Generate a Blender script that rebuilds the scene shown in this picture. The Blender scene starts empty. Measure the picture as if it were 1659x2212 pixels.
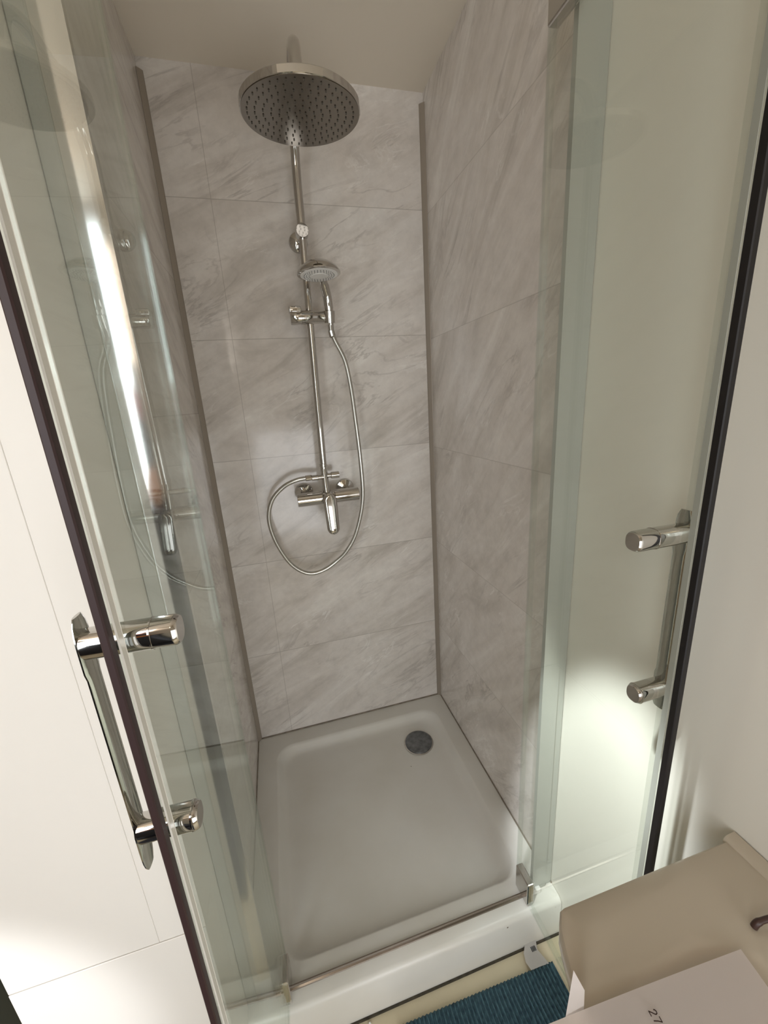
import bpy, bmesh, math, random
from mathutils import Vector, Matrix
random.seed(7)
PI = math.pi
scn = bpy.context.scene
COL = scn.collection

# ------------------------------------------------------------------ camera
cam_data = bpy.data.cameras.new('camera')
cam = bpy.data.objects.new('camera', cam_data)
COL.objects.link(cam)
cam_data.sensor_fit = 'HORIZONTAL'
cam_data.sensor_width = 36.0
cam_data.lens = 36.0 * 861.35 / 1659.0
cam_data.clip_start = 0.02
RIGHT = Vector((0.9627, -0.2633, -0.0622))
DOWN = Vector((-0.1289, -0.2442, -0.9611))
FWD = Vector((0.2379, 0.9333, -0.2690))
m = Matrix((RIGHT, -DOWN, -FWD)).transposed().to_4x4()
m.translation = Vector((0.2262, -0.6523, 1.3035))
cam.matrix_world = m
scn.camera = cam

# ------------------------------------------------------------------ exposure, world, lights
scn.view_settings.view_transform = 'Standard'
scn.view_settings.look = 'None'
scn.view_settings.gamma = 1.0
scn.view_settings.use_curve_mapping = False
scn.view_settings.exposure = -0.04
w = bpy.data.worlds.new('world'); scn.world = w; w.use_nodes = True
w.node_tree.nodes['Background'].inputs[0].default_value = (1.0, 0.93, 0.86, 1)
w.node_tree.nodes['Background'].inputs[1].default_value = 0.05

def area(name, loc, target, sx, sy, power, color, spread=PI):
    l = bpy.data.lights.new(name, 'AREA'); l.shape = 'RECTANGLE'; l.size = sx; l.size_y = sy
    l.energy = power; l.color = color; l.spread = spread
    o = bpy.data.objects.new(name, l); COL.objects.link(o); o.location = loc
    o.rotation_euler = (Vector(target) - Vector(loc)).to_track_quat('-Z', 'Y').to_euler()
    return o
def spot(name, loc, target, power, color, angle, blend, radius):
    l = bpy.data.lights.new(name, 'SPOT'); l.energy = power; l.color = color
    l.spot_size = math.radians(angle); l.spot_blend = blend; l.shadow_soft_size = radius
    o = bpy.data.objects.new(name, l); COL.objects.link(o); o.location = loc
    o.rotation_euler = (Vector(target) - Vector(loc)).to_track_quat('-Z', 'Y').to_euler()
    return o
# daylight through the window behind the photographer, plus two added fill lights
area('window_daylight', (-0.54, -1.40, 0.98), (0.50, 0.60, 0.45), 0.34, 1.1, 9.2, (0.90, 0.96, 1.0))
area('room_fill', (0.40, -1.57, 0.60), (0.38, 0.78, 0.36), 0.74, 1.0, 11.5, (0.93, 0.96, 1.0))  # added fill for the lower back wall
area('warm_top_fill', (-0.66, -1.30, 1.98), (0.55, 0.78, 1.75), 0.25, 0.25, 1.7, (1.0, 0.72, 0.48))  # added warm fill for the upper alcove, no bulb hangs there
# two added spots that make the bright patches on the side walls
spot('patch_spot_right', (0.14, -0.42, 1.70), (0.80, -0.10, 0.40), 230, (0.90, 0.96, 1.0), 19, 0.75, 0.02)
spot('patch_spot_left', (-0.75, -1.3, 0.9), (-0.46, -0.10, 0.33), 60, (0.93, 0.96, 1.0), 30, 0.5, 0.03)

# ------------------------------------------------------------------ materials
def new_mat(name):
    mt = bpy.data.materials.new(name); mt.use_nodes = True
    nt = mt.node_tree
    return mt, nt, nt.nodes['Principled BSDF']
def srgb(r, g, b):
    f = lambda c: (c/255/12.92) if c/255 <= 0.04045 else ((c/255+0.055)/1.055)**2.4
    return (f(r), f(g), f(b), 1)
def simple(name, col, rough=0.5, metal=0.0, spec=0.5, bump=0.0, bscale=60, var=0.0, vscale=6, coat=0.0):
    mt, nt, b = new_mat(name)
    b.inputs['Base Color'].default_value = col
    b.inputs['Roughness'].default_value = rough
    b.inputs['Metallic'].default_value = metal
    b.inputs['Specular IOR Level'].default_value = spec
    b.inputs['Coat Weight'].default_value = coat
    tc = nt.nodes.new('ShaderNodeTexCoord')
    if var:
        n = nt.nodes.new('ShaderNodeTexNoise'); n.inputs['Scale'].default_value = vscale; n.inputs['Detail'].default_value = 5
        nt.links.new(tc.outputs['Object'], n.inputs['Vector'])
        r = nt.nodes.new('ShaderNodeValToRGB')
        r.color_ramp.elements[0].position = 0.3; r.color_ramp.elements[1].position = 0.7
        r.color_ramp.elements[0].color = [c*(1-var) for c in col[:3]]+[1]
        r.color_ramp.elements[1].color = [min(1, c*(1+var)) for c in col[:3]]+[1]
        nt.links.new(n.outputs['Fac'], r.inputs[0]); nt.links.new(r.outputs[0], b.inputs['Base Color'])
    if bump:
        n = nt.nodes.new('ShaderNodeTexNoise'); n.inputs['Scale'].default_value = bscale; n.inputs['Detail'].default_value = 4
        nt.links.new(tc.outputs['Object'], n.inputs['Vector'])
        bp = nt.nodes.new('ShaderNodeBump'); bp.inputs['Strength'].default_value = bump; bp.inputs['Distance'].default_value = 0.002
        nt.links.new(n.outputs['Fac'], bp.inputs['Height']); nt.links.new(bp.outputs[0], b.inputs['Normal'])
    return mt

def glass_mat(name, tint, refl0=0.04, rough=0.0, gain=1.0):
    """thin architectural glass: tinted see-through plus a mirror coat that grows towards grazing angles"""
    mt = bpy.data.materials.new(name); mt.use_nodes = True
    nt = mt.node_tree; nt.nodes.clear()
    out = nt.nodes.new('ShaderNodeOutputMaterial')
    mix = nt.nodes.new('ShaderNodeMixShader')
    tr = nt.nodes.new('ShaderNodeBsdfTransparent'); tr.inputs[0].default_value = tint
    gl = nt.nodes.new('ShaderNodeBsdfGlossy'); gl.inputs['Roughness'].default_value = rough
    gl.inputs[0].default_value = (0.95, 1, 0.97, 1)
    g = nt.nodes.new('ShaderNodeNewGeometry')
    dot = nt.nodes.new('ShaderNodeVectorMath'); dot.operation = 'DOT_PRODUCT'
    nt.links.new(g.outputs['Normal'], dot.inputs[0]); nt.links.new(g.outputs['Incoming'], dot.inputs[1])
    def mth(op, a, b=None):
        n = nt.nodes.new('ShaderNodeMath'); n.operation = op
        for i, v in enumerate((a, b)):
            if v is None: continue
            if isinstance(v, (int, float)): n.inputs[i].default_value = v
            else: nt.links.new(v, n.inputs[i])
        return n.outputs[0]
    c = mth('ABSOLUTE', dot.outputs['Value'])
    k = mth('POWER', mth('SUBTRACT', 1.0, c), 5.0)
    f = mth('ADD', mth('MULTIPLY', k, (1-refl0)*gain), refl0)
    nt.links.new(f, mix.inputs[0]); nt.links.new(tr.outputs[0], mix.inputs[1]); nt.links.new(gl.outputs[0], mix.inputs[2])
    nt.links.new(mix.outputs[0], out.inputs[0])
    return mt

def marble(name, axis, rows, joints, seed, vein_rot, jstr=0.55):
    """polished grey stone-look tile: axis 'x' = wall in the XZ plane, 'y' = wall in the YZ plane"""
    mt, nt, b = new_mat(name)
    L = nt.links.new
    tc = nt.nodes.new('ShaderNodeTexCoord')
    sep = nt.nodes.new('ShaderNodeSeparateXYZ'); L(tc.outputs['Object'], sep.inputs[0])
    cmb = nt.nodes.new('ShaderNodeCombineXYZ')
    L(sep.outputs['X' if axis == 'x' else 'Y'], cmb.inputs[0]); L(sep.outputs['Z'], cmb.inputs[1])
    def mth(op, a, b_=None, clamp=False):
        n = nt.nodes.new('ShaderNodeMath'); n.operation = op; n.use_clamp = clamp
        for i, v in enumerate((a, b_)):
            if v is None: continue
            if isinstance(v, (int, float)): n.inputs[i].default_value = v
            else: L(v, n.inputs[i])
        return n.outputs[0]
    # every tile row gets its own piece of stone
    u = sep.outputs['X' if axis == 'x' else 'Y']; z = sep.outputs['Z']
    row = mth('FLOOR', mth('DIVIDE', mth('SUBTRACT', z, rows[0]), rows[1]))
    cmb2 = nt.nodes.new('ShaderNodeCombineXYZ')
    L(mth('ADD', u, mth('MULTIPLY', row, 1.7)), cmb2.inputs[0]); L(z, cmb2.inputs[1]); cmb2.inputs[2].default_value = seed
    mp = nt.nodes.new('ShaderNodeMapping'); mp.vector_type = 'POINT'
    mp.inputs['Rotation'].default_value = (0, 0, vein_rot); mp.inputs['Scale'].default_value = (1, 1, 1)
    L(cmb2.outputs[0], mp.inputs['Vector'])
    st = nt.nodes.new('ShaderNodeMapping'); st.inputs['Scale'].default_value = (1.4, 5.5, 1)
    L(mp.outputs[0], st.inputs['Vector'])
    def noise(vec, sc, det, rough=0.6, dist=0.0):
        n = nt.nodes.new('ShaderNodeTexNoise'); n.inputs['Scale'].default_value = sc; n.inputs['Detail'].default_value = det
        n.inputs['Roughness'].default_value = rough; n.inputs['Distortion'].default_value = dist
        L(vec, n.inputs['Vector']); return n.outputs['Fac']
    def ramp(fac, stops):
        r = nt.nodes.new('ShaderNodeValToRGB'); e = r.color_ramp.elements
        while len(e) < len(stops): e.new(0.5)
        for el, (pz, c) in zip(e, stops): el.position = pz; el.color = c
        L(fac, r.inputs[0]); return r.outputs[0]
    big = ramp(noise(st.outputs[0], 1.6, 6, 0.62, 0.8),
               [(0.30, srgb(200, 193, 185)), (0.46, srgb(220, 213, 206)), (0.60, srgb(229, 223, 217)), (0.74, srgb(240, 236, 230))])
    def mixc(a, b_, f, mode='MIX'):
        n = nt.nodes.new('ShaderNodeMix'); n.data_type = 'RGBA'; n.blend_type = mode
        if isinstance(f, (int, float)): n.inputs[0].default_value = f
        else: L(f, n.inputs[0])
        for sck, v in ((n.inputs[6], a), (n.inputs[7], b_)):
            if isinstance(v, (tuple, list)): sck.default_value = v
            else: L(v, sck)
        return n.outputs[2]
    # light and dark veins: ridge of a stretched noise
    v1 = noise(st.outputs[0], 1.1, 7, 0.6, 1.4)
    ridge = mth('ABSOLUTE', mth('SUBTRACT', v1, 0.5))
    dark = mth('SUBTRACT', 1.0, mth('MULTIPLY', ridge, 38.0), True)
    gate = ramp(noise(mp.outputs[0], 3.0, 3), [(0.46, (0, 0, 0, 1)), (0.62, (1, 1, 1, 1))])
    dark = mth('MULTIPLY', dark, gate)
    c1 = mixc(big, srgb(166, 158, 152), mth('MULTIPLY', dark, 0.5))
    v2 = noise(st.outputs[0], 2.7, 6, 0.55, 1.8)
    light = mth('SUBTRACT', 1.0, mth('MULTIPLY', mth('ABSOLUTE', mth('SUBTRACT', v2, 0.56)), 40.0), True)
    gate2 = ramp(noise(mp.outputs[0], 4.5, 3), [(0.50, (0, 0, 0, 1)), (0.66, (1, 1, 1, 1))])
    c2 = mixc(c1, srgb(250, 247, 243), mth('MULTIPLY', mth('MULTIPLY', light, gate2), 0.6))
    # mottled grain
    grain = ramp(noise(cmb2.outputs[0], 26, 5, 0.7), [(0.35, srgb(186, 186, 186)), (0.6, srgb(255, 255, 255))])
    c3 = mixc(c2, grain, 0.16, 'MULTIPLY')
    # joints
    f = mth('FRACT', mth('DIVIDE', mth('SUBTRACT', z, rows[0]), rows[1]))
    dz = mth('MINIMUM', f, mth('SUBTRACT', 1.0, f))
    jl = mth('LESS_THAN', dz, 0.0012/rows[1])
    for jx in joints:
        jl = mth('MAXIMUM', jl, mth('LESS_THAN', mth('ABSOLUTE', mth('SUBTRACT', u, jx)), 0.0009))
    c4 = mixc(c3, srgb(140, 131, 122), mth('MULTIPLY', jl, jstr))
    L(c4, b.inputs['Base Color'])
    b.inputs['Roughness'].default_value = 0.16
    rr = ramp(noise(cmb2.outputs[0], 12, 4), [(0.3, (0.09, 0.09, 0.09, 1)), (0.7, (0.16, 0.16, 0.16, 1))])
    L(rr, b.inputs['Roughness'])
    b.inputs['Specular IOR Level'].default_value = 0.45
    bp = nt.nodes.new('ShaderNodeBump'); bp.inputs['Strength'].default_value = 0.06; bp.inputs['Distance'].default_value = 0.003
    L(noise(cmb2.outputs[0], 9, 3), bp.inputs['Height']); L(bp.outputs[0], b.inputs['Normal'])
    return mt

ROWS = (0.3812, 0.3787)
M = {}
M['marble_back'] = marble('marble_back_tiles', 'x', ROWS, [0.135], 0.0, -0.45, 0.42)
M['marble_left'] = marble('marble_left_tiles', 'y', (0.164, 0.3787), [], 5.0, 0.55, 0.35)
M['marble_right'] = marble('marble_right_tiles', 'y', (0.366, 0.3787), [], 9.0, 0.85, 0.28)
M['ceiling'] = simple('ceiling_paint', srgb(236, 226, 210), 0.8, bump=0.1)
M['paint'] = simple('white_wall_paint', srgb(226, 222, 212), 0.42, bump=0.05, bscale=20)
M['paint_left'] = simple('left_cladding_white', srgb(236, 231, 224), 0.45)
M['acrylic'] = None
M['chrome'] = simple('polished_chrome', (0.57, 0.55, 0.52, 1), 0.06, 1.0)
M['chrome_profile'] = simple('mirror_aluminium', (0.80, 0.80, 0.79, 1), 0.10, 1.0)
M['steel'] = simple('brushed_steel_plate', (0.215, 0.19, 0.16, 1), 0.22, 1.0)
M['hose_metal'] = simple('hose_metal', (0.55, 0.54, 0.50, 1), 0.28, 1.0)
M['alu'] = simple('satin_aluminium_profile', srgb(186, 188, 182), 0.3, 0.35)
M['trim_grey'] = simple('taupe_corner_trim', srgb(158, 148, 136), 0.45, 0.2)
M['white_plastic'] = simple('white_plastic', srgb(240, 238, 234), 0.35)
M['nozzle_grey'] = simple('grey_rubber_nozzles', srgb(120, 118, 116), 0.6)
M['nozzle_dark'] = simple('dark_nozzles', srgb(84, 77, 68), 0.5)
M['glass'] = glass_mat('green_tinted_glass', (0.970, 0.980, 0.962, 1))
M['clear_seal'] = glass_mat('clear_plastic_seal', (0.95, 0.96, 0.95, 1), 0.04, 0.10, 0.3)
M['grey_seal'] = simple('grey_plastic_profile', srgb(150, 152, 142), 0.3)
M['white_seal'] = simple('milky_plastic_profile', srgb(226, 222, 212), 0.25)
M['glass_edge'] = simple('glass_edge', srgb(176, 190, 178), 0.25)
M['magnet'] = simple('dark_maroon_magnet_strip', srgb(12, 7, 8), 0.55)
M['magnet_brown'] = simple('brown_magnet_strip', srgb(44, 22, 22), 0.5)
M['floor'] = simple('beige_vinyl_floor', srgb(196, 184, 156), 0.5, var=0.05, vscale=9)
M['silicone'] = simple('mouldy_silicone', srgb(122, 112, 98), 0.6, var=0.35, vscale=35)
M['grime'] = simple('dark_grime_gap', srgb(58, 52, 40), 0.8, var=0.5, vscale=60)
M['ceramic'] = simple('basin_ceramic', srgb(190, 178, 160), 0.25, coat=0.2)
M['paper'] = simple('white_paper', srgb(248, 239, 234), 0.7)
M['ink'] = simple('brown_ink', srgb(70, 50, 42), 0.7)
M['dark_metal'] = simple('dark_brown_metal', srgb(66, 44, 38), 0.4)
M['tag'] = simple('care_tag_cloth', srgb(226, 222, 218), 0.8)
M['tag_ink'] = simple('care_tag_print', srgb(50, 55, 62), 0.8)
M['slate'] = simple('matte_slate', srgb(62, 66, 76), 0.9)  # slate, orange and red tones of the added reflection props
M['orange'] = simple('matte_orange', srgb(205, 130, 72), 0.8)
M['red'] = simple('matte_red', srgb(205, 100, 90), 0.8)
M['peach'] = simple('peach_wall', srgb(214, 184, 152), 0.8)
M['dark_bin'] = simple('dark_green_plastic', srgb(38, 42, 34), 0.5)
M['rail'] = simple('threshold_aluminium', srgb(150, 140, 130), 0.18, 0.9)

def acrylic():
    mt, nt, b = new_mat('white_acrylic_tray')
    L = nt.links.new
    tc = nt.nodes.new('ShaderNodeTexCoord')
    vo = nt.nodes.new('ShaderNodeTexVoronoi'); vo.inputs['Scale'].default_value = 9.0; vo.inputs['Randomness'].default_value = 1
    L(tc.outputs['Object'], vo.inputs['Vector'])
    lt = nt.nodes.new('ShaderNodeMath'); lt.operation = 'LESS_THAN'; lt.inputs[1].default_value = 0.028
    L(vo.outputs['Distance'], lt.inputs[0])
    mx = nt.nodes.new('ShaderNodeMix'); mx.data_type = 'RGBA'
    mx.inputs[6].default_value = srgb(216, 213, 206); mx.inputs[7].default_value = srgb(120, 110, 96)
    L(lt.outputs[0], mx.inputs[0])
    no = nt.nodes.new('ShaderNodeTexNoise'); no.inputs['Scale'].default_value = 5; no.inputs['Detail'].default_value = 5
    L(tc.outputs['Object'], no.inputs['Vector'])
    r = nt.nodes.new('ShaderNodeValToRGB'); r.color_ramp.elements[0].position = .35; r.color_ramp.elements[1].position = .65
    r.color_ramp.elements[0].color = (0.93, 0.92, 0.90, 1); r.color_ramp.elements[1].color = (1, 1, 1, 1)
    L(no.outputs['Fac'], r.inputs[0])
    m2 = nt.nodes.new('ShaderNodeMix'); m2.data_type = 'RGBA'; m2.blend_type = 'MULTIPLY'; m2.inputs[0].default_value = 1
    L(mx.outputs[2], m2.inputs[6]); L(r.outputs[0], m2.inputs[7])
    L(m2.outputs[2], b.inputs['Base Color'])
    b.inputs['Roughness'].default_value = 0.33
    return mt
M['acrylic'] = acrylic()

def mat_ribbed():
    mt, nt, b = new_mat('teal_chenille')
    L = nt.links.new
    tc = nt.nodes.new('ShaderNodeTexCoord')
    no = nt.nodes.new('ShaderNodeTexNoise'); no.inputs['Scale'].default_value = 120; no.inputs['Detail'].default_value = 3
    L(tc.outputs['Object'], no.inputs['Vector'])
    r = nt.nodes.new('ShaderNodeValToRGB')
    r.color_ramp.elements[0].position = .3; r.color_ramp.elements[1].position = .7
    r.color_ramp.elements[0].color = srgb(42, 66, 78); r.color_ramp.elements[1].color = srgb(74, 106, 116)
    L(no.outputs['Fac'], r.inputs[0]); L(r.outputs[0], b.inputs['Base Color'])
    b.inputs['Roughness'].default_value = 0.95
    bp = nt.nodes.new('ShaderNodeBump'); bp.inputs['Strength'].default_value = 0.6; bp.inputs['Distance'].default_value = 0.002
    L(no.outputs['Fac'], bp.inputs['Height']); L(bp.outputs[0], b.inputs['Normal'])
    return mt
M['mat'] = mat_ribbed()

def emis(name, col, s):
    mt = bpy.data.materials.new(name); mt.use_nodes = True; nt = mt.node_tree; nt.nodes.clear()
    e = nt.nodes.new('ShaderNodeEmission'); e.inputs[0].default_value = col; e.inputs[1].default_value = s
    o = nt.nodes.new('ShaderNodeOutputMaterial'); nt.links.new(e.outputs[0], o.inputs[0]); return mt
M['sky'] = emis('daylight_behind_window', (0.85, 0.94, 1.0, 1), 6.0)

# ------------------------------------------------------------------ helpers
def obj(name, bm, mat, parent=None, smooth=False, angle=35):
    me = bpy.data.meshes.new(name)
    bmesh.ops.recalc_face_normals(bm, faces=bm.faces)
    bm.to_mesh(me); bm.free()
    me.materials.append(mat)
    o = bpy.data.objects.new(name, me); COL.objects.link(o)
    if parent: o.parent = parent
    if smooth:
        for p in me.polygons: p.use_smooth = True
        me.set_sharp_from_angle(angle=math.radians(angle))
    return o
def structure(o): o['kind'] = 'structure'; return o
def tag(o, label, cat, group=None):
    o['label'] = label; o['category'] = cat
    if group: o['group'] = group
    return o
def thing(name, label, cat, loc=(0, 0, 0), group=None):
    o = bpy.data.objects.new(name, None); o.empty_display_size = 0.05; COL.objects.link(o); o.location = loc
    return tag(o, label, cat, group)
def local(o, *objs):
    """children were built in world coordinates: shift them into the frame of the Empty"""
    for c in objs:
        c.matrix_parent_inverse = o.matrix_basis.inverted()
def box(bm, x0, y0, z0, x1, y1, z1, bev=0.0, seg=2):
    r = bmesh.ops.create_cube(bm, size=1)
    vs = r['verts']
    for v in vs:
        v.co = Vector((x0+(v.co.x+.5)*(x1-x0), y0+(v.co.y+.5)*(y1-y0), z0+(v.co.z+.5)*(z1-z0)))
    if bev:
        es = list({e for v in vs for e in v.link_edges})
        bmesh.ops.bevel(bm, geom=es, offset=bev, segments=seg, affect='EDGES', profile=0.5)
    return bm
def mkbox(*a, **k): return box(bmesh.new(), *a, **k)
def sweep(bm, pts, rad, n=16, cap=True, sx=1.0, sy=1.0):
    """tube along pts; rad is a number or a list"""
    pts = [Vector(p) for p in pts]
    k = len(pts); rings = []
    up = None
    for i, p in enumerate(pts):
        t = (pts[min(i+1, k-1)] - pts[max(i-1, 0)]).normalized()
        if up is None:
            up = Vector((0, 0, 1)) if abs(t.z) < 0.9 else Vector((0, 1, 0))
        a = (up - t*up.dot(t)).normalized(); up = a
        b = t.cross(a)
        r = rad[i] if isinstance(rad, (list, tuple)) else rad
        rings.append([bm.verts.new(p + (a*math.cos(2*PI*j/n)*sx + b*math.sin(2*PI*j/n)*sy)*r) for j in range(n)])
    for i in range(k-1):
        for j in range(n):
            bm.faces.new((rings[i][j], rings[i][(j+1) % n], rings[i+1][(j+1) % n], rings[i+1][j]))
    if cap:
        bm.faces.new(rings[0][::-1]); bm.faces.new(rings[-1])
    return bm
def lathe(bm, prof, origin, axis, n=32):
    """prof = [(radius, distance along axis)]"""
    ax = Vector(axis).normalized()
    h = Vector((0, 0, 1)) if abs(ax.z) < 0.9 else Vector((0, 1, 0))
    a = (h - ax*h.dot(ax)).normalized(); b = ax.cross(a); o = Vector(origin)
    rings = []
    for r, d in prof:
        if r < 1e-6: rings.append([bm.verts.new(o + ax*d)])
        else: rings.append([bm.verts.new(o + ax*d + (a*math.cos(2*PI*j/n)+b*math.sin(2*PI*j/n))*r) for j in range(n)])
    for i in range(len(rings)-1):
        A, B = rings[i], rings[i+1]
        for j in range(n):
            q = [A[j % len(A)], A[(j+1) % len(A)], B[(j+1) % len(B)], B[j % len(B)]]
            u = []
            for v in q:
                if v not in u: u.append(v)
            if len(u) >= 3: bm.faces.new(u)
    for R in (rings[0], rings[-1]):
        if len(R) > 2: bm.faces.new(R)
    return bm
def smooth_path(ctrl, per=10):
    P = [Vector(c) for c in ctrl]; out = []
    for i in range(len(P)-1):
        p0 = P[max(i-1, 0)]; p1 = P[i]; p2 = P[i+1]; p3 = P[min(i+2, len(P)-1)]
        for s in range(per):
            t = s/per
            out.append(0.5*((2*p1)+(-p0+p2)*t+(2*p0-5*p1+4*p2-p3)*t*t+(-p0+3*p1-3*p2+p3)*t**3))
    out.append(P[-1]); return out
def prism(bm, poly, axis, a0, a1):
    """extrude a 2-D polygon along an axis ('x','y','z')"""
    def mk(p, h):
        return {'x': (h, p[0], p[1]), 'y': (p[0], h, p[1]), 'z': (p[0], p[1], h)}[axis]
    A = [bm.verts.new(mk(p, a0)) for p in poly]; B = [bm.verts.new(mk(p, a1)) for p in poly]
    n = len(poly)
    bm.faces.new(A[::-1]); bm.faces.new(B)
    for i in range(n): bm.faces.new((A[i], A[(i+1) % n], B[(i+1) % n], B[i]))
    return bm
def rrect(x0, y0, x1, y1, r, seg=8):
    pts = []
    for cx, cy, a0 in ((x1-r, y1-r, 0), (x0+r, y1-r, PI/2), (x0+r, y0+r, PI), (x1-r, y0+r, 1.5*PI)):
        for i in range(seg+1):
            a = a0 + PI/2*i/seg
            pts.append((cx+r*math.cos(a), cy+r*math.sin(a)))
    return pts

W, D, H, ZF = 0.80, 0.78, 2.208, -0.12       # alcove width, depth, ceiling height, floor level

# ------------------------------------------------------------------ room shell
structure(obj('floor', mkbox(-1.6, -1.7, ZF-0.05, 1.0, 1.0, ZF), M['floor']))
structure(obj('ceiling', mkbox(-1.6, -2.5, H, 1.0, 1.0, H+0.05), M['ceiling']))
structure(obj('wall_back', mkbox(-0.05, D, ZF, W+0.05, D+0.05, H), M['marble_back']))
structure(obj('wall_left', mkbox(-0.05, 0.0, ZF, 0.0, D, H), M['marble_left']))
structure(obj('wall_right', mkbox(W, 0.012, ZF, W+0.05, D, H), M['marble_right']))
structure(obj('wall_right_front', mkbox(W, -1.7, ZF, W+0.05, 0.012, H), M['paint']))
# cladding left of the shower: an upper panel (split by a fine vertical seam) over a lower one
bm = bmesh.new()
box(bm, -0.289, -0.10, 0.445, -0.0733, 0.30, H, 0.0006, 1)
box(bm, -0.0729, -0.10, 0.445, 0.0, -0.0005, H, 0.0006, 1)
box(bm, -0.0740, -0.0985, 0.445, -0.0720, -0.002, H)
structure(obj('wall_front_left', bm, M['paint_left']))
structure(obj('baseboard_left', mkbox(-0.289, -0.101, ZF, 0.0, -0.0005, 0.4435, 0.0008, 1), M['paint_left']))
structure(obj('wall_room_left', mkbox(-1.65, -1.7, ZF, -1.6, 1.0, H), M['peach']))
structure(obj('wall_room_far', mkbox(-1.6, 1.0, ZF, -0.05, 1.05, H), M['peach']))
bm = bmesh.new()   # room wall behind the photographer, with the window opening
box(bm, -1.65, -1.70, ZF, -0.80, -1.65, H); box(bm, -0.31, -1.70, ZF, 1.0, -1.65, H)
box(bm, -0.80, -1.70, ZF, -0.31, -1.65, 1.43); box(bm, -0.80, -1.70, 2.16, -0.31, -1.65, H)
structure(obj('wall_room_window', bm, M['paint']))
bm = bmesh.new()
for a in ((-0.80, 1.43, -0.77, 2.16), (-0.34, 1.43, -0.31, 2.16), (-0.77, 1.43, -0.34, 1.46), (-0.77, 2.13, -0.34, 2.16)):
    box(bm, a[0], -1.69, a[1], a[2], -1.63, a[3], 0.004)
wf = structure(obj('window_1', bm, M['white_plastic']))
structure(obj('window_2', mkbox(-0.82, -1.74, 1.41, -0.29, -1.72, 2.18), M['sky']))

# corner trims
def cove(name, x, sgn):
    bm = prism(bmesh.new(), [(x, D-0.0005), (x+sgn*0.014, D-0.0005), (x+sgn*0.012, D-0.004), (x+sgn*0.002, D-0.013), (x, D-0.014)], 'z', 0.0, H-0.03)
    return structure(obj(name, bm, M['trim_grey']))
cove('trim_1', 0.0005, 1); cove('trim_2', W-0.0005, -1)
# silicone beads where tray meets tiles
bm = bmesh.new()
sweep(bm, [(0.0, D-0.001, 0.001), (W, D-0.001, 0.001)], 0.0035, 8)
sweep(bm, [(W-0.001, D, 0.001), (W-0.001, 0.0, 0.001)], 0.0028, 8)
sweep(bm, [(0.001, D, 0.001), (0.001, 0.0, 0.001)], 0.0022, 8)
structure(obj('trim_3', bm, M['silicone'], smooth=True))
structure(obj('trim_4', mkbox(0.0, -0.048, ZF, W, -0.0445, ZF+0.006), M['grime']))

# ------------------------------------------------------------------ shower tray
def tray():
    bm = bmesh.new()
    x0, x1, yb, yf = 0.001, W-0.001, D-0.001, -0.0285
    rings = []
    def ring(x0, y0, x1, y1, r, z, seg=8):
        rings.append([bm.verts.new((px, py, z)) for px, py in rrect(x0, y0, x1, y1, r, seg)])
    ring(x0, yf-0.016, x1, yb, 0.002, ZF)
    ring(x0, yf-0.013, x1, yb, 0.002, -0.012)
    ring(x0, yf-0.008, x1, yb, 0.002, -0.004)
    ring(x0, yf, x1, yb, 0.002, 0.0)
    # low upstand rim down to the basin
    for ins, z in ((0.0, 0.0), (0.004, -0.0012), (0.010, -0.008), (0.018, -0.020), (0.026, -0.028), (0.036, -0.0315), (0.060, -0.0335)):
        ring(0.070+ins, 0.040+ins*0.8, 0.742-ins, 0.715-ins, 0.065, z)
    ring(0.25, 0.2, 0.60, 0.55, 0.05, -0.036)
    n = len(rings[0])
    for A, B in zip(rings, rings[1:]):
        for j in range(n): bm.faces.new((A[j], A[(j+1) % n], B[(j+1) % n], B[j]))
    bm.faces.new(rings[-1]); bm.faces.new(rings[0][::-1])
    return bm
tr = obj('shower_tray', tray(), M['acrylic'], smooth=True, angle=40)
tag(tr, 'white acrylic square shower tray with rounded recessed basin inside the alcove', 'shower tray')

dc = thing('drain_cover', 'round grey metal drain cover in the back right of the shower tray', 'drain', (0.624, 0.586, -0.0325))
bm = lathe(bmesh.new(), [(0.0, 0.0095), (0.040, 0.0092), (0.050, 0.008), (0.054, 0.0055), (0.054, 0.001), (0.050, 0.0)], (0.624, 0.586, -0.0325), (0, 0, 1), 48)
M['drain'] = simple('worn_drain_metal', srgb(120, 122, 124), 0.42, 0.7, var=0.35, vscale=45, bump=0.3, bscale=90)
a = obj('cap', bm, M['drain'], dc, True)
bm = lathe(bmesh.new(), [(0.0, 0.0), (0.059, 0.0), (0.059, 0.002), (0.0555, 0.003), (0.0, 0.003)], (0.624, 0.586, -0.0340), (0, 0, 1), 48)
b = obj('rim', bm, M['chrome'], dc, True); local(dc, a, b)

# threshold rail on the tray lip
rl = thing('threshold_rail', 'thin chrome threshold rail along the front lip of the shower tray', 'rail', (0.41, 0, 0))
bm = prism(bmesh.new(), [(-0.006, 0.0005), (0.006, 0.0005), (0.005, 0.003), (0.002, 0.005), (0.001, 0.010), (-0.001, 0.010), (-0.002, 0.005), (-0.005, 0.003)], 'x', 0.062, 0.752)
a = obj('bar', bm, M['rail'], rl)
b = obj('end_block', mkbox(0.735, -0.010, 0.0005, 0.758, 0.008, 0.014, 0.002), M['white_plastic'], rl)
local(rl, a, b)

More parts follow.
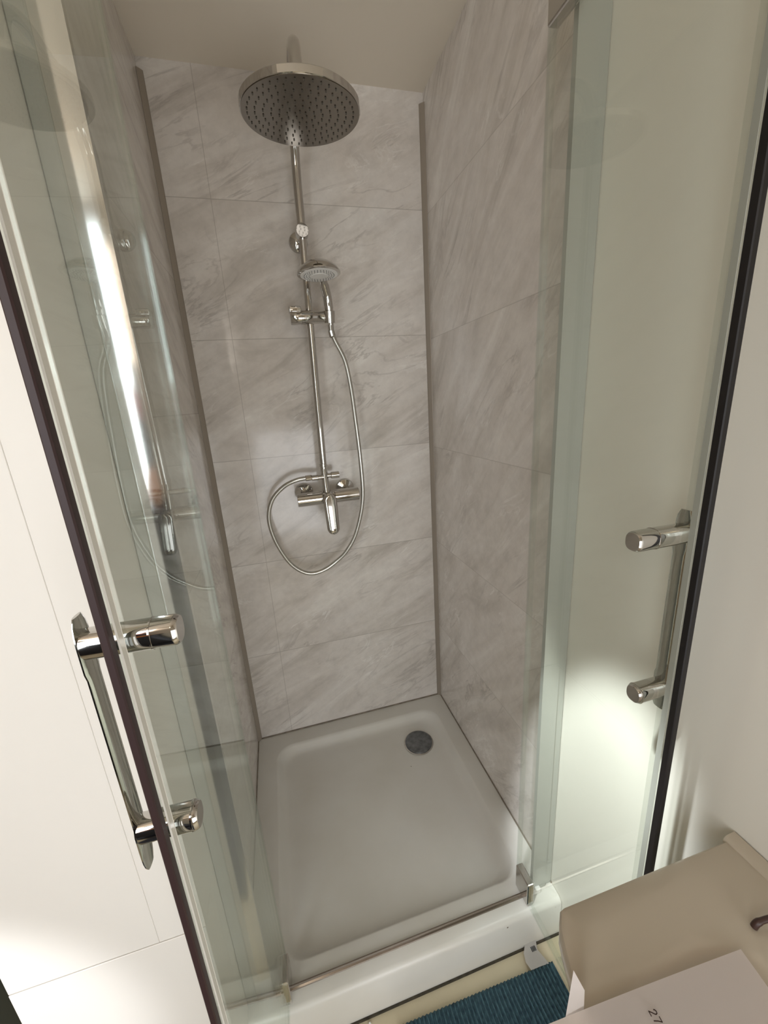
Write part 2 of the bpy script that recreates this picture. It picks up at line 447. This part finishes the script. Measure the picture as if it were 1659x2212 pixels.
# ------------------------------------------------------------------ fixed wall profiles of the enclosure
def wall_profile(name, x_wall, x_end, s, label):
    t = thing(name, label, 'shower frame', ((x_wall+x_end)/2, 0, 0), )
    parts = []
    a0, a1 = sorted((x_wall+s*0.0005, x_wall+s*0.022))
    parts.append(obj('channel', mkbox(a0, 0.003 if s < 0 else -0.004, 0.001, a1, 0.014, 1.86, 0.0015, 1), M['alu'], t))
    a0, a1 = sorted((x_wall+s*0.022, x_end))
    # slightly bowed polished face
    n = 8; poly = []
    for i in range(n+1):
        u = i/n; poly.append((a0+(a1-a0)*u, -0.0005-0.0004*math.sin(PI*u)))
    poly += [(a1, 0.010), (a0, 0.010)]
    parts.append(obj('pivot_post', prism(bmesh.new(), poly, 'z', 0.001, 1.86), M['chrome_profile'] if s > 0 else M['alu'], t, True, 50))
    local(t, *parts); return t
wall_profile('wall_profile', 0.0, 0.058, 1, 'polished metal upright fixed to the wall behind the left glass door')
wall_profile('wall_profile', W, 0.737, -1, 'satin grey upright fixed to the wall behind the right glass door')

# ------------------------------------------------------------------ pivoting glass doors
def plate_bar(bm, y, x, z0, z1, wid=0.026, th=0.006):
    """flat handle bar with rounded, thinned tips (front plate in the YZ plane, at x)"""
    n = 40; L = []
    for i in range(n+1):
        u = i/n; z = z0+(z1-z0)*u
        e = min(u, 1-u)*(z1-z0)
        wdt = wid*(0.55+0.45*min(1, math.sqrt(min(1, e/0.018)))) if e < 0.018 else wid
        t = th*(0.5+0.5*min(1, e/0.035))
        if 0.055 < e: wdt *= 0.86
        L.append((z, wdt/2, t/2))
    rings = []
    for z, hw, ht in L:
        rings.append([bm.verts.new((x+ht*math.cos(a), y+hw*math.sin(a), z)) for a in [2*PI*k/14 for k in range(14)]])
    for A, B in zip(rings, rings[1:]):
        for j in range(14): bm.faces.new((A[j], A[(j+1) % 14], B[(j+1) % 14], B[j]))
    bm.faces.new(rings[0][::-1]); bm.faces.new(rings[-1])
    return bm
def stub(x0, x1, y, z, hw, hh, cap=0.0025):
    """oval post along x with softened end"""
    s = 1 if x1 > x0 else -1
    bm = bmesh.new(); prof = [(x0, 1.0), (x1-s*cap*2, 1.0), (x1-s*cap, 0.97), (x1, 0.86)]
    rings = []
    for x, k in prof:
        rings.append([bm.verts.new((x, y+hw*k*math.copysign(abs(math.cos(a))**0.75, math.cos(a)), z+hh*k*math.copysign(abs(math.sin(a))**0.75, math.sin(a)))) for a in [2*PI*j/28 for j in range(28)]])
    for A, B in zip(rings, rings[1:]):
        for j in range(28): bm.faces.new((A[j], A[(j+1) % 28], B[(j+1) % 28], B[j]))
    bm.faces.new(rings[0][::-1]); bm.faces.new(rings[-1])
    return bm
def glass_door(label, pivot, ang, s, ztop, inner, outer, hy, hz1, hz0, bz1, bz0, L1, L0, strip_mat, off, hw):
    """built along local -Y from the pivot; s = +1: the outer face points to +x (right door), -1: to -x"""
    t = thing('glass_door', label, 'shower door', pivot)
    t.rotation_euler = (0, 0, ang)
    g = 0.003
    obj('glass_pane', mkbox(-g, -outer, 0.012, g, inner, ztop, 0.0006, 1), M['glass'], t)
    # free edge: clear profile + magnetic strip
    obj('edge_profile', mkbox(-0.0048, -outer-0.004, 0.012, 0.0048, -outer+0.013, ztop, 0.001, 1), M['clear_seal'], t)
    obj('edge_rib', mkbox(-s*0.0052 if s < 0 else -0.0055, -outer-0.0042, 0.012, -s*0.0040 if s < 0 else -0.0048, -outer+0.004, ztop, 0.0003, 1), M['white_seal'] if s < 0 else M['grey_seal'], t)
    obj('magnetic_strip', mkbox(-hw+0.0005*s, -outer-0.0145, 0.014, hw+0.0005*s, -outer-0.0045, ztop, 0.0012, 1), strip_mat, t)
    # inner edge seal
    bm = mkbox(-0.0045, inner-0.006, 0.012, 0.0045, inner+0.004, ztop, 0.001, 1)
    box(bm, -0.001, inner+0.004, 0.012, 0.001, inner+0.010, ztop)
    obj('inner_seal', bm, M['clear_seal'], t)
    bm = mkbox(-0.0048, -outer, -0.002, 0.0048, inner, 0.016, 0.001, 1)
    box(bm, -s*0.0, -outer, -0.010, 0.0015, inner, -0.002)
    obj('bottom_seal', bm, M['clear_seal'], t)
    # pivot hinges, bottom and top
    for z0, z1 in ((0.004, 0.078), (ztop-0.07, ztop-0.002)):
        h = obj('hinge', mkbox(-0.010, -0.028, z0, 0.010, 0.026, z1, 0.003), M['chrome'], t)
        obj('hinge_pin', lathe(bmesh.new(), [(0.005, 0), (0.005, 0.012)], (0, 0, z0-0.008 if z0 < 1 else z1-0.002), (0, 0, 1), 16), M['chrome'], h, True)
    # handle
    xo = s*off
    hd = obj('handle', plate_bar(bmesh.new(), -hy, xo, bz0, bz1), M['chrome'], t, True, 60)
    for z, L in ((hz1, L1), (hz0, L0)):
        obj('stub', stub(xo, -s*L, -hy, z, 0.0125, 0.0135), M['chrome'], hd, True, 50)
        bm = stub(-s*(L*0.45 if L > 0.04 else L-0.007), -s*(L*0.45+0.002 if L > 0.04 else L-0.005), -hy, z, 0.0131, 0.0141, 0.0002)
        obj('ring', bm, M['chrome'], hd, True, 50)
    return t
# left: pivot x=.090; free edge reaches (.075,-.325)
glass_door('open glass shower door on the left, handle bar left of its brown edge strip', (0.089, 0.0, 0.0), -math.atan2(0.014, 0.31), -1,
           1.90, 0.025, 0.309, 0.284, 1.113, 0.895, 1.141, 0.846, 0.043, 0.022, M['magnet_brown'], 0.036, 0.0035)
glass_door('open glass shower door on the right, with black edge strip and chrome handle', (0.712, 0.0, 0.0), 0.0, 1,
           1.90, 0.026, 0.299, 0.266, 1.108, 0.865, 1.140, 0.828, 0.060, 0.028, M['magnet'], 0.024, 0.0045)

# ------------------------------------------------------------------ shower column
sc = thing('shower_column', 'chrome shower riser pipe with curved arm and large round overhead rain head', 'shower', (0.376, 0.70, 1.10))
PX = 0.378; PY = 0.70
parts = []
bm = sweep(bmesh.new(), [(0.370, PY, 1.085), (PX, PY, 1.795)], 0.0112, 20)
parts.append(obj('lower_pipe', bm, M['chrome'], sc, True))
HC = Vector((0.362, 0.354, 1.877))
path = [(PX, PY, 1.790), (0.379, PY, 1.90), (0.380, PY-0.004, 1.96), (0.380, PY-0.035, 2.02), (0.379, PY-0.09, 2.058), (0.376, 0.55, 2.058), (0.372, 0.47, 2.056), (0.367, 0.40, 2.022), (0.362, 0.362, 1.970), (0.362, 0.354, 1.905)]
parts.append(obj('arm', sweep(bmesh.new(), smooth_path(path, 10), 0.0128, 20), M['chrome'], sc, True))
# rain head
tilt = Matrix.Rotation(math.radians(3.5), 4, 'X')
ax = (tilt @ Vector((0, 0, 1))).normalized()
R = 0.121
bm = lathe(bmesh.new(), [(0.0, 0.002), (R-0.001, 0.002), (R, 0.003), (R, 0.0145), (R-0.002, 0.0165), (0.05, 0.024), (0.02, 0.032), (0.016, 0.045), (0.0, 0.045)], HC - ax*0.002, ax, 96)
rh = obj('rain_head', bm, M['chrome_warm'] if 'chrome_warm' in M else M['chrome'], sc, True); parts.append(rh)
bm = lathe(bmesh.new(), [(0.0, 0.0), (R-0.002, 0.0), (R-0.002, 0.002), (0.0, 0.002)], HC - ax*0.0012, ax, 96)
fp = obj('spray_plate', bm, M['steel'], rh, True)
bm = bmesh.new()
for ringr, cnt in ((0.012, 6), (0.028, 12), (0.044, 18), (0.060, 24), (0.076, 30), (0.092, 36), (0.107, 42)):
    for k in range(cnt):
        a = 2*PI*k/cnt + ringr*20
        loc = HC - ax*0.0012 + (tilt @ Vector((math.cos(a)*ringr, math.sin(a)*ringr, 0)))
        lathe(bm, [(0.0019, 0.0), (0.0014, -0.0022), (0.0, -0.0024)], loc, ax, 6)
noz = obj('nozzles', bm, M['nozzle_dark'], rh); noz['kind'] = 'stuff'
# wall bracket half way up
parts.append(obj('bracket', lathe(bmesh.new(), [(0.0, 0), (0.0175, 0), (0.0185, 0.001), (0.0185, 0.030), (0.010, 0.032), (0.008, 0.034), (0.008, 0.10)], (PX, PY-0.020, 1.790), (0, 1, 0), 32), M['chrome'], sc, True, 40))
parts.append(obj('wall_flange', lathe(bmesh.new(), [(0.0, 0.0), (0.012, 0.0), (0.027, 0.010), (0.029, 0.019), (0.0, 0.019)], (PX-0.006, D-0.02, 1.790), (0, 1, 0), 32), M['chrome'], sc, True))
parts.append(obj('collar', lathe(bmesh.new(), [(0.010, 0), (0.0125, 0.002), (0.0125, 0.014), (0.009, 0.020)], (PX, PY, 1.802), (0, 0, 1), 24), M['chrome'], sc, True))
# slider / hand shower holder
SZ = 1.562
bm = lathe(bmesh.new(), [(0.0, 0), (0.0195, 0.0), (0.021, 0.002), (0.021, 0.034), (0.0195, 0.035), (0.0195, 0.072), (0.0188, 0.073), (0.0188, 0.108), (0.0, 0.108)], (0.316, PY-0.006, SZ), (1, 0, 0), 32)
sl = obj('slider', bm, M['chrome'], sc, True, 40); parts.append(sl)
bm = mkbox(0.314, PY-0.022, SZ+0.012, 0.350, PY+0.010, SZ+0.029, 0.003)
obj('lock_lever', bm, M['chrome'], sl, True, 40)
bm = lathe(bmesh.new(), [(0.0130, 0), (0.0165, 0.001), (0.0175, 0.034), (0.0150, 0.035), (0.0125, 0.030)], (0.434, PY-0.012, SZ-0.018), (0, -0.22, 1), 28)
obj('holder_cup', bm, M['chrome'], sl, True, 40)
local(sc, *parts)

# ------------------------------------------------------------------ hand shower
hs = thing('hand_shower', 'chrome hand shower with white spray face clipped in the slider on the pipe', 'hand shower', (0.434, 0.69, 1.60))
parts = []
hc = Vector((0.402, 0.600, 1.660))
bm = sweep(bmesh.new(), smooth_path([(0.437, 0.694, 1.520), (0.436, 0.690, 1.560), (0.432, 0.680, 1.615), (0.420, 0.655, 1.655), (0.410, 0.625, 1.672)], 8), [0.0095]*6+[0.0125]*6+[0.0138]*10+[0.0120]*11, 20)
parts.append(obj('grip', bm, M['chrome'], hs, True))
hax = Vector((0.02, -0.05, -1.0)).normalized()
hr = 0.050
bm = lathe(bmesh.new(), [(0.0, -0.026), (0.018, -0.026), (0.036, -0.021), (0.053, -0.009), (0.0605, 0.002), (0.0605, 0.006), (0.057, 0.008), (0.052, 0.008), (0.052, 0.005), (0.0, 0.005)], hc, hax, 56)
hd = obj('head', bm, M['chrome'], hs, True, 40); parts.append(hd)
bm = lathe(bmesh.new(), [(0.0, 0.004), (0.052, 0.004), (0.052, 0.0085), (0.047, 0.0095), (0.021, 0.0100), (0.020, 0.0112), (0.0, 0.0112)], hc, hax, 56)
fc = obj('spray_face', bm, M['white_plastic'], hd, True, 40)
bm = bmesh.new()
q = hax.to_track_quat('Z', 'Y').to_matrix()
for r0, cnt in ((0.028, 20), (0.035, 26), (0.042, 32)):
    for k in range(cnt):
        a = 2*PI*k/cnt
        p = hc + hax*0.0096 + q @ Vector((math.cos(a)*r0, math.sin(a)*r0, 0))
        lathe(bm, [(0.0013, 0.0), (0.0010, 0.0016), (0.0, 0.0017)], p, hax, 6)
nz = obj('nozzles', bm, M['nozzle_grey'], hd); nz['kind'] = 'stuff'
local(hs, *parts)

# ------------------------------------------------------------------ hose
hp = [(0.437, 0.694, 1.525), (0.446, 0.694, 1.495), (0.473, 0.696, 1.433), (0.486, 0.70, 1.350), (0.492, 0.70, 1.257), (0.499, 0.70, 1.10), (0.4955, 0.70, 0.968), (0.464, 0.705, 0.851), (0.425, 0.71, 0.785),
      (0.386, 0.715, 0.749), (0.340, 0.715, 0.723), (0.291, 0.715, 0.7150), (0.250, 0.715, 0.734), (0.213, 0.714, 0.778), (0.180, 0.71, 0.860), (0.169, 0.705, 0.940), (0.188, 0.70, 1.005), (0.230, 0.695, 1.047), (0.275, 0.69, 1.066), (0.315, 0.69, 1.070)]
bm = sweep(bmesh.new(), smooth_path(hp, 14), 0.0071, 14)
ho = obj('shower_hose', bm, M['hose_metal'], None, True)
tag(ho, 'flexible grey metal shower hose looping below the mixer up to the hand shower', 'hose')
obj('hose_nut', lathe(bmesh.new(), [(0.0085, 0), (0.0095, 0.002), (0.0095, 0.020), (0.008, 0.022)], (0.305, 0.69, 1.069), (1, 0.0, 0.03), 12), M['chrome'], ho, True, 20)
obj('hose_nut', lathe(bmesh.new(), [(0.0075, 0), (0.010, 0.004), (0.010, 0.020), (0.009, 0.022)], (0.4405, 0.694, 1.503), (-0.2, 0, 1), 12), M['chrome'], ho, True, 20)

# ------------------------------------------------------------------ mixer valve
mx = thing('shower_mixer', 'chrome bar shower mixer with long lever on the tiled back wall', 'shower mixer', (0.376, 0.70, 1.0))
parts = []
bm = lathe(bmesh.new(), [(0.0, 0), (0.0215, 0.0), (0.023, 0.0015), (0.023, 0.083), (0.019, 0.085), (0.019, 0.125), (0.023, 0.127), (0.023, 0.209), (0.0215, 0.2105), (0.0, 0.2105)], (0.270, PY-0.012, 0.997), (1, 0, 0.0), 36)
parts.append(obj('body', bm, M['chrome'], mx, True, 40))
for x in (0.300, 0.448):
    bm = lathe(bmesh.new(), [(0.0, 0.0), (0.013, 0.0), (0.013, 0.006), (0.030, 0.012), (0.033, 0.020), (0.033, 0.0245), (0.0, 0.0245)], (x, D-0.0248, 1.005), (0, 1, 0), 36)
    e = obj('wall_escutcheon', bm, M['chrome'], mx, True, 40); parts.append(e)
    parts.append(obj('connector', sweep(bmesh.new(), smooth_path([(x, PY, 1.0), (x, PY+0.03, 1.003), (x, D-0.015, 1.005)], 4), 0.0125, 18), M['chrome'], mx, True, 40))
# centre hub + lever
bm = lathe(bmesh.new(), [(0.0, 0.0), (0.016, 0.001), (0.0225, 0.006), (0.024, 0.016), (0.024, 0.05), (0.0, 0.05)], (0.374, PY-0.052, 0.993), (0, 1, 0.0), 36)
parts.append(obj('hub', bm, M['chrome'], mx, True, 40))
bm = bmesh.new(); rings = []
n = 44
for i in range(n+1):
    u = i/n; z = 1.012 - 0.132*u; y = PY-0.052 - 0.018*math.sin(u*1.2) - 0.004
    hw = 0.0225*min(1, math.sqrt(1.0))*(1-0.15*u) + 0.001
    if u < 0.10: hw *= math.sqrt(u/0.10)*0.6+0.4
    ht = 0.007
    if u > 0.84:
        e_ = math.sqrt(max(0.0, 1-((u-0.84)/0.16)**2)); hw *= max(0.12, e_); ht *= max(0.3, e_)
    rings.append([bm.verts.new((0.374+0.001*u+hw*math.cos(a), y+ht*math.sin(a), z)) for a in [2*PI*k/20 for k in range(20)]])
for A, B in zip(rings, rings[1:]):
    for j in range(20): bm.faces.new((A[j], A[(j+1) % 20], B[(j+1) % 20], B[j]))
bm.faces.new(rings[0][::-1]); bm.faces.new(rings[-1])
parts.append(obj('lever', bm, M['chrome'], mx, True, 60))
# diverter tee on top
bm = sweep(bmesh.new(), [(0.371, PY-0.012, 1.012), (0.371, PY-0.004, 1.048), (0.370, PY, 1.100)], [0.0125, 0.012, 0.0105], 22)
parts.append(obj('riser_tee', bm, M['chrome'], mx, True, 40))
bm = lathe(bmesh.new(), [(0.0085, 0.0), (0.0095, 0.001), (0.0095, 0.022), (0.008, 0.023), (0.008, 0.040), (0.0, 0.040)], (0.326, PY-0.008, 1.067), (1, 0, 0), 24)
parts.append(obj('hose_outlet', bm, M['chrome'], mx, True, 40))
bm = lathe(bmesh.new(), [(0.0, 0.0), (0.008, 0.0), (0.008, 0.012), (0.0115, 0.014), (0.0115, 0.040), (0.0105, 0.041), (0.0, 0.041)], (0.378, PY-0.008, 1.070), (1, 0, 0), 28)
parts.append(obj('diverter_knob', bm, M['chrome'], mx, True, 40))
bm = lathe(bmesh.new(), [(0.0105, 0.0), (0.0125, 0.002), (0.0125, 0.010), (0.0105, 0.012)], (0.3695, PY, 1.100), (0, 0, 1), 24)
parts.append(obj('pipe_nut', bm, M['chrome'], mx, True, 40))
local(mx, *parts)

# ------------------------------------------------------------------ bath mat
def mat_height(x, y):
    return 0.012 + 0.0048*math.sin(x*2*PI/0.0098 + 0.9*math.sin(y*30))*(0.85+0.15*math.sin(y*2*PI/0.008))
bm = bmesh.new()
nx, ny = 420, 110
A = Vector((0.325, -0.080, 0)); ux = Vector((1, -0.02, 0)).normalized(); uy = Vector((0.03, -1, 0)).normalized()
grid = []
for i in range(nx+1):
    rw = []
    for j in range(ny+1):
        a, c = i/nx*0.415, j/ny*0.17*1.5
        e = min(i/nx*0.415, (1-i/nx)*0.415, j/ny*0.255)
        edge = min(1, e/0.006)
        p = A + ux*(a) + uy*c
        z = ZF + 0.001 + mat_height(a, c)*math.sqrt(edge)
        rw.append(bm.verts.new((p.x, p.y, z)))
    grid.append(rw)
for i in range(nx):
    for j in range(ny):
        bm.faces.new((grid[i][j], grid[i+1][j], grid[i+1][j+1], grid[i][j+1]))
mt_ = obj('bath_mat', bm, M['mat'], None, True, 180)
tag(mt_, 'teal blue ribbed bath mat on the beige floor in front of the tray', 'bath mat')
bm = bmesh.new(); gr = []
tp = [((0.722, -0.045), (0.690, -0.043)), ((0.716, -0.060), (0.678, -0.056)), ((0.722, -0.078), (0.672, -0.074)), ((0.726, -0.094), (0.676, -0.092))]
for k, (a, b_) in enumerate(tp):
    z = ZF + 0.008 + (0.004, 0.001, 0.003, 0.006)[k]
    gr.append([bm.verts.new((a[0], a[1], z)), bm.verts.new(((a[0]+b_[0])/2, (a[1]+b_[1])/2, z+0.002)), bm.verts.new((b_[0], b_[1], z))])
for A_, B_ in zip(gr, gr[1:]):
    for j in range(2): bm.faces.new((A_[j], A_[j+1], B_[j+1], B_[j]))
bmesh.ops.solidify(bm, geom=bm.faces[:], thickness=0.0006)
ct = obj('care_tag', bm, M['tag'], mt_, True); ct['label'] = 'white cloth care tag with small black print'
bm = bmesh.new()
for k in range(4): box(bm, 0.700+k*0.0035, -0.062, ZF+0.0118, 0.702+k*0.0035, -0.052, ZF+0.0124)
obj('tag_print', bm, M['tag_ink'], ct)

# plaster crumb on the floor by the tray
bm = bmesh.new(); bmesh.ops.create_icosphere(bm, subdivisions=2, radius=0.004)
for v in bm.verts: v.co = Vector((v.co.x*1.0, v.co.y*0.8, v.co.z*1.5)) * (1+random.uniform(-.15, .15)) + Vector((0.262, -0.058, ZF+0.005))
tag(obj('plaster_crumb', bm, M['white_plastic'], None, True), 'tiny white crumb lying on the floor against the tray front', 'debris')

# ------------------------------------------------------------------ washbasin against the right wall
BZ = 0.66
wb = thing('washbasin', 'cream washbasin with flat rounded top fixed to the right wall', 'washbasin', (0.64, -0.55, 0.30))
def basin_outline(off=0.0):
    # far edge y=-.355 .. near edge y=-.80 ; left side bulges towards -x
    pts = []
    ya, yb = -0.356+off*0, -0.80
    N = 26
    r = 0.012
    left = []
    for i in range(N+1):
        u = i/N; y = ya+(yb-ya)*u
        x = 0.497 - 0.052*math.sin(PI*min(1, max(0, u))**0.9)
        left.append((x, y))
    # soften the far-left corner
    left[0] = (left[0][0]+r*0.9, ya)
    pts = [(0.797, yb), (0.797, ya-0.004)] + [(0.65, ya-0.001)] + [(left[0][0], ya)] + [(left[0][0]-r*0.55, ya-0.0015), (left[0][0]-r*0.85, ya-0.006)] + left[1:]
    return pts
def inset(pts, d):
    n = len(pts); out = []
    for i in range(n):
        a = Vector(pts[i-1]); b_ = Vector(pts[(i+1) % n]); t = (b_-a).normalized()
        nrm = Vector((-t.y, t.x))
        out.append((pts[i][0]+nrm.x*d, min(pts[i][1]+nrm.y*d, 10)))
    return out
base = basin_outline()
area2 = sum(base[i-1][0]*base[i][1]-base[i][0]*base[i-1][1] for i in range(len(base)))
if area2 < 0: base = base[::-1]
bm = bmesh.new(); rings = []
for d, z in ((0.075, BZ-0.17), (0.040, BZ-0.12), (0.020, BZ-0.075), (0.010, BZ-0.050), (0.003, BZ-0.040), (0.0, BZ-0.030), (0.0, BZ-0.006), (0.0018, BZ-0.0018), (0.006, BZ)):
    rings.append([bm.verts.new((px, py, z)) for px, py in inset(base, d)])
n = len(base)
for A_, B_ in zip(rings, rings[1:]):
    for j in range(n): bm.faces.new((A_[j], A_[(j+1) % n], B_[(j+1) % n], B_[j]))
bm.faces.new(rings[0][::-1])
# top face with the shallow bowl: concentric blend from the outline to an ellipse
ecx, ecy, ea, eb = 0.600, -0.572, 0.128, 0.145
outer = inset(base, 0.006)
tops = [rings[-1]]
def ell(k, z):
    rr = []
    for px, py in outer:
        ang = math.atan2(py-ecy, px-ecx)
        rr.append((ecx+ea*k*math.cos(ang), ecy+eb*k*math.sin(ang)))
    return rr
e1 = ell(1.06, BZ)
for k in (0.35, 0.7, 1.0):
    tops.append([bm.verts.new((o_[0]*(1-k)+e_[0]*k, o_[1]*(1-k)+e_[1]*k, BZ)) for o_, e_ in zip(outer, e1)])
for k, z in ((1.03, -0.0006), (1.0, -0.0022), (0.97, -0.004), (0.90, -0.0055), (0.82, -0.010), (0.6, -0.03), (0.3, -0.05), (0.05, -0.055)):
    tops.append([bm.verts.new((x, y, BZ+z)) for x, y in ell(k, 0)])
for A_, B_ in zip(tops, tops[1:]):
    for j in range(n): bm.faces.new((A_[j], A_[(j+1) % n], B_[(j+1) % n], B_[j]))
bm.faces.new(tops[-1])
p1 = obj('bowl', bm, M['ceramic'], wb, True, 30)
bm = prism(bmesh.new(), [(0.778, BZ), (0.780, BZ+0.003), (0.784, BZ+0.005), (0.798, BZ+0.006), (0.798, BZ-0.006), (0.778, BZ-0.006)], 'y', -0.80, -0.357)
p2 = obj('rear_ledge', bm, M['ceramic'], wb, True, 60)
bm = lathe(bmesh.new(), [(0.075, ZF+0.001), (0.06, ZF+0.05), (0.055, 0.25), (0.085, 0.50), (0.0, 0.50)], (0.66, -0.60, 0), (0, 0, 1), 28)
p3 = obj('pedestal', bm, M['ceramic'], wb, True)
bm = sweep(bmesh.new(), smooth_path([(0.760, -0.452, BZ+0.012), (0.735, -0.447, BZ+0.014), (0.713, -0.443, BZ+0.010), (0.708, -0.442, BZ+0.002)], 6), [0.0032]*12+[0.0038]*7, 12)
p4 = obj('tap', bm, M['dark_metal'], wb, True); p4['label'] = 'dark brown slim spout'
local(wb, p1, p2, p3, p4)

# ------------------------------------------------------------------ printed sheet on the basin
ps = thing('paper_sheet', 'white printed paper sheet marked 27 lying over the cream washbasin', 'paper', (0.53, -0.6, 0.69))
bm = bmesh.new()
c0 = Vector((0.668, -0.454, 0.668)); dx = Vector((-0.236, 0.013, 0)).normalized(); dy = Vector((-0.06, -0.30, 0)).normalized()
gr = []
NX, NY = 24, 16
for i in range(NX+1):
    rw = []
    for j in range(NY+1):
        p = c0 + dx*(0.297*i/NX) + dy*(0.21*j/NY)
        z = 0.668 + 0.0030*math.sin(i/NX*3.0) + 0.002*math.sin(j/NY*2)
        rw.append(bm.verts.new((p.x, p.y, z)))
    gr.append(rw)
for i in range(NX):
    for j in range(NY): bm.faces.new((gr[i][j], gr[i+1][j], gr[i+1][j+1], gr[i][j+1]))
bmesh.ops.solidify(bm, geom=bm.faces[:], thickness=0.0008)
s1 = obj('sheet', bm, M['paper'], ps, True)
# folded leaf standing at the basin's left edge
bm = bmesh.new()
vs = [bm.verts.new(c) for c in ((0.446, -0.4405, 0.740), (0.4635, -0.440, 0.696), (0.466, -0.440, 0.655), (0.441, -0.4405, 0.655))]
bm.faces.new(vs); bmesh.ops.solidify(bm, geom=bm.faces[:], thickness=0.0008)
s2 = obj('folded_leaf', bm, M['paper'], ps)
# the digits 27, built from strokes, reading towards the photographer
def digit(strokes, origin, size):
    bm_ = bmesh.new()
    rd = Vector((-0.10, -1, 0)).normalized(); up = Vector((1, -0.10, 0)).normalized()
    for st in strokes:
        pts = [origin + rd*(u*size) + up*(v*size) for u, v in st]
        for p, q_ in zip(pts, pts[1:]):
            t = (q_-p).normalized(); nn = Vector((-t.y, t.x, 0))*size*0.055
            p_, q2 = p - t*size*0.03, q_ + t*size*0.03
            f = [bm_.verts.new(c) for c in (p_-nn, q2-nn, q2+nn, p_+nn)]
            g = [bm_.verts.new(v.co + Vector((0, 0, 0.0004))) for v in f]
            bm_.faces.new(g); bm_.faces.new(f[::-1])
            for k in range(4): bm_.faces.new((f[k], f[(k+1) % 4], g[(k+1) % 4], g[k]))
    return bm_
two = [[(0.05, 0.75), (0.10, 0.90), (0.25, 1.0), (0.42, 0.95), (0.50, 0.80), (0.46, 0.62), (0.28, 0.38), (0.05, 0.0), (0.52, 0.0)]]
seven = [[(0.02, 1.0), (0.52, 1.0), (0.34, 0.55), (0.22, 0.0)]]
O = Vector((0.524, -0.4635, 0.6735))
d1 = obj('digit', digit(two, O, 0.0075), M['ink'], ps); d1['label'] = 'printed figure 2'
d2 = obj('digit', digit(seven, O + Vector((-0.0006, -0.0056, 0)), 0.0075), M['ink'], ps); d2['label'] = 'printed figure 7'
local(ps, s1, s2, d1, d2)

# ------------------------------------------------------------------ added props behind the photographer for their reflections, also the bin and lamps
bm = bmesh.new()
prof = [(0.12, ZF+0.0125), (0.125, ZF+0.02), (0.13, 0.15), (0.135, 0.30), (0.13, 0.31), (0.125, 0.30), (0.11, 0.0), (0.0, 0.0)]
hm = obj('dark_drum_prop', lathe(bm, prof, (-0.20, -0.93, 0), (0, 0, 1), 36), M['slate'], None, True)  # added in place of the photographer's legs, gives a dark reflection
tag(hm, 'low slate grey drum added in place of the photographer, mirrored as a dark band in the left glass', 'prop')
tag(obj('dark_floor_prop', mkbox(-0.40, -1.36, ZF+0.0005, -0.02, -0.30, ZF+0.012, 0.004), M['slate'], None, True), 'plain slate slab added to darken the floor mirrored in the left upright', 'floor mat')  # added so the floor mirrors dark in the left upright
sh = thing('dark_block_prop', 'dark block added under the window for the dark band mirrored in the left upright', 'shelf', (-0.55, -1.52, ZF))  # invented block, gives the dark tone mirrored in the left upright
a = obj('body', mkbox(-0.85, -1.64, ZF+0.001, -0.24, -1.42, 0.85, 0.005), M['slate'], sh)
b = obj('top', mkbox(-0.87, -1.645, 0.851, -0.22, -1.40, 0.88, 0.004), M['slate'], sh); local(sh, a, b)
tag(obj('orange_prop', mkbox(-0.80, -1.63, 0.882, -0.28, -1.45, 1.06, 0.03), M['orange'], None, True), 'added orange block, mirrored above the dark band in the left metal upright', 'blanket')  # invented for the orange patch in the reflection
tag(obj('grey_prop', mkbox(-0.79, -1.63, 1.062, -0.29, -1.47, 1.28, 0.03), M['slate'], None, True), 'added slate grey block, mirrored above the orange one', 'clothing')  # invented for the dark patch between the orange and red reflections
tag(obj('red_prop', mkbox(-0.78, -1.63, 1.282, -0.30, -1.48, 1.42, 0.03), M['red'], None, True), 'added red block, mirrored just below the bright window', 'towel')  # invented for the red patch under the mirrored window
bn = thing('waste_bin', 'dark green waste bin at the floor left of the white cladding', 'bin', (-0.60, 0.2, ZF))
a = obj('body', lathe(bmesh.new(), [(0.11, ZF+0.001), (0.13, 0.14), (0.125, 0.14), (0.10, 0.0), (0.0, 0.0)], (-0.62, 0.25, 0), (0, 0, 1), 32), M['dark_bin'], bn, True)
b = obj('lid', lathe(bmesh.new(), [(0.134, 0.141), (0.134, 0.155), (0.10, 0.175), (0.0, 0.18)], (-0.62, 0.25, 0), (0, 0, 1), 32), M['dark_bin'], bn, True); local(bn, a, b)
# tube lamps on the wall behind, mirrored as upright streaks in the back tiles
M['tube'] = emis('lit_tube', (1.0, 0.90, 0.78, 1), 14.0)
M['tube_dim'] = emis('dim_lit_tube', (1.0, 0.80, 0.66, 1), 5.0)
for x, z0, z1, mm, lb in ((-0.065, 1.67, 2.03, 'tube', 'bright slim tube lamp mirrored as a white streak in the back tiles'),
                          (-0.310, 1.55, 2.03, 'tube_dim', 'dimmer slim tube lamp mirrored as a faint pink streak in the back tiles')):
    if x < -0.3: x = -0.285
    t = thing('wall_lamp', lb, 'lamp', (x, -1.64, z0))
    a = obj('tube', lathe(bmesh.new(), [(0.0, 0), (0.013, 0.002), (0.013, z1-z0-0.002), (0.0, z1-z0)], (x, -1.60, z0), (0, 0, 1), 16), M[mm], t, True)
    b = obj('holder', mkbox(x-0.01, -1.649, z0-0.02, x+0.01, -1.60, z0, 0.002), M['white_plastic'], t)
    c = obj('holder', mkbox(x-0.01, -1.649, z1, x+0.01, -1.60, z1+0.02, 0.002), M['white_plastic'], t)
    local(t, a, b, c)
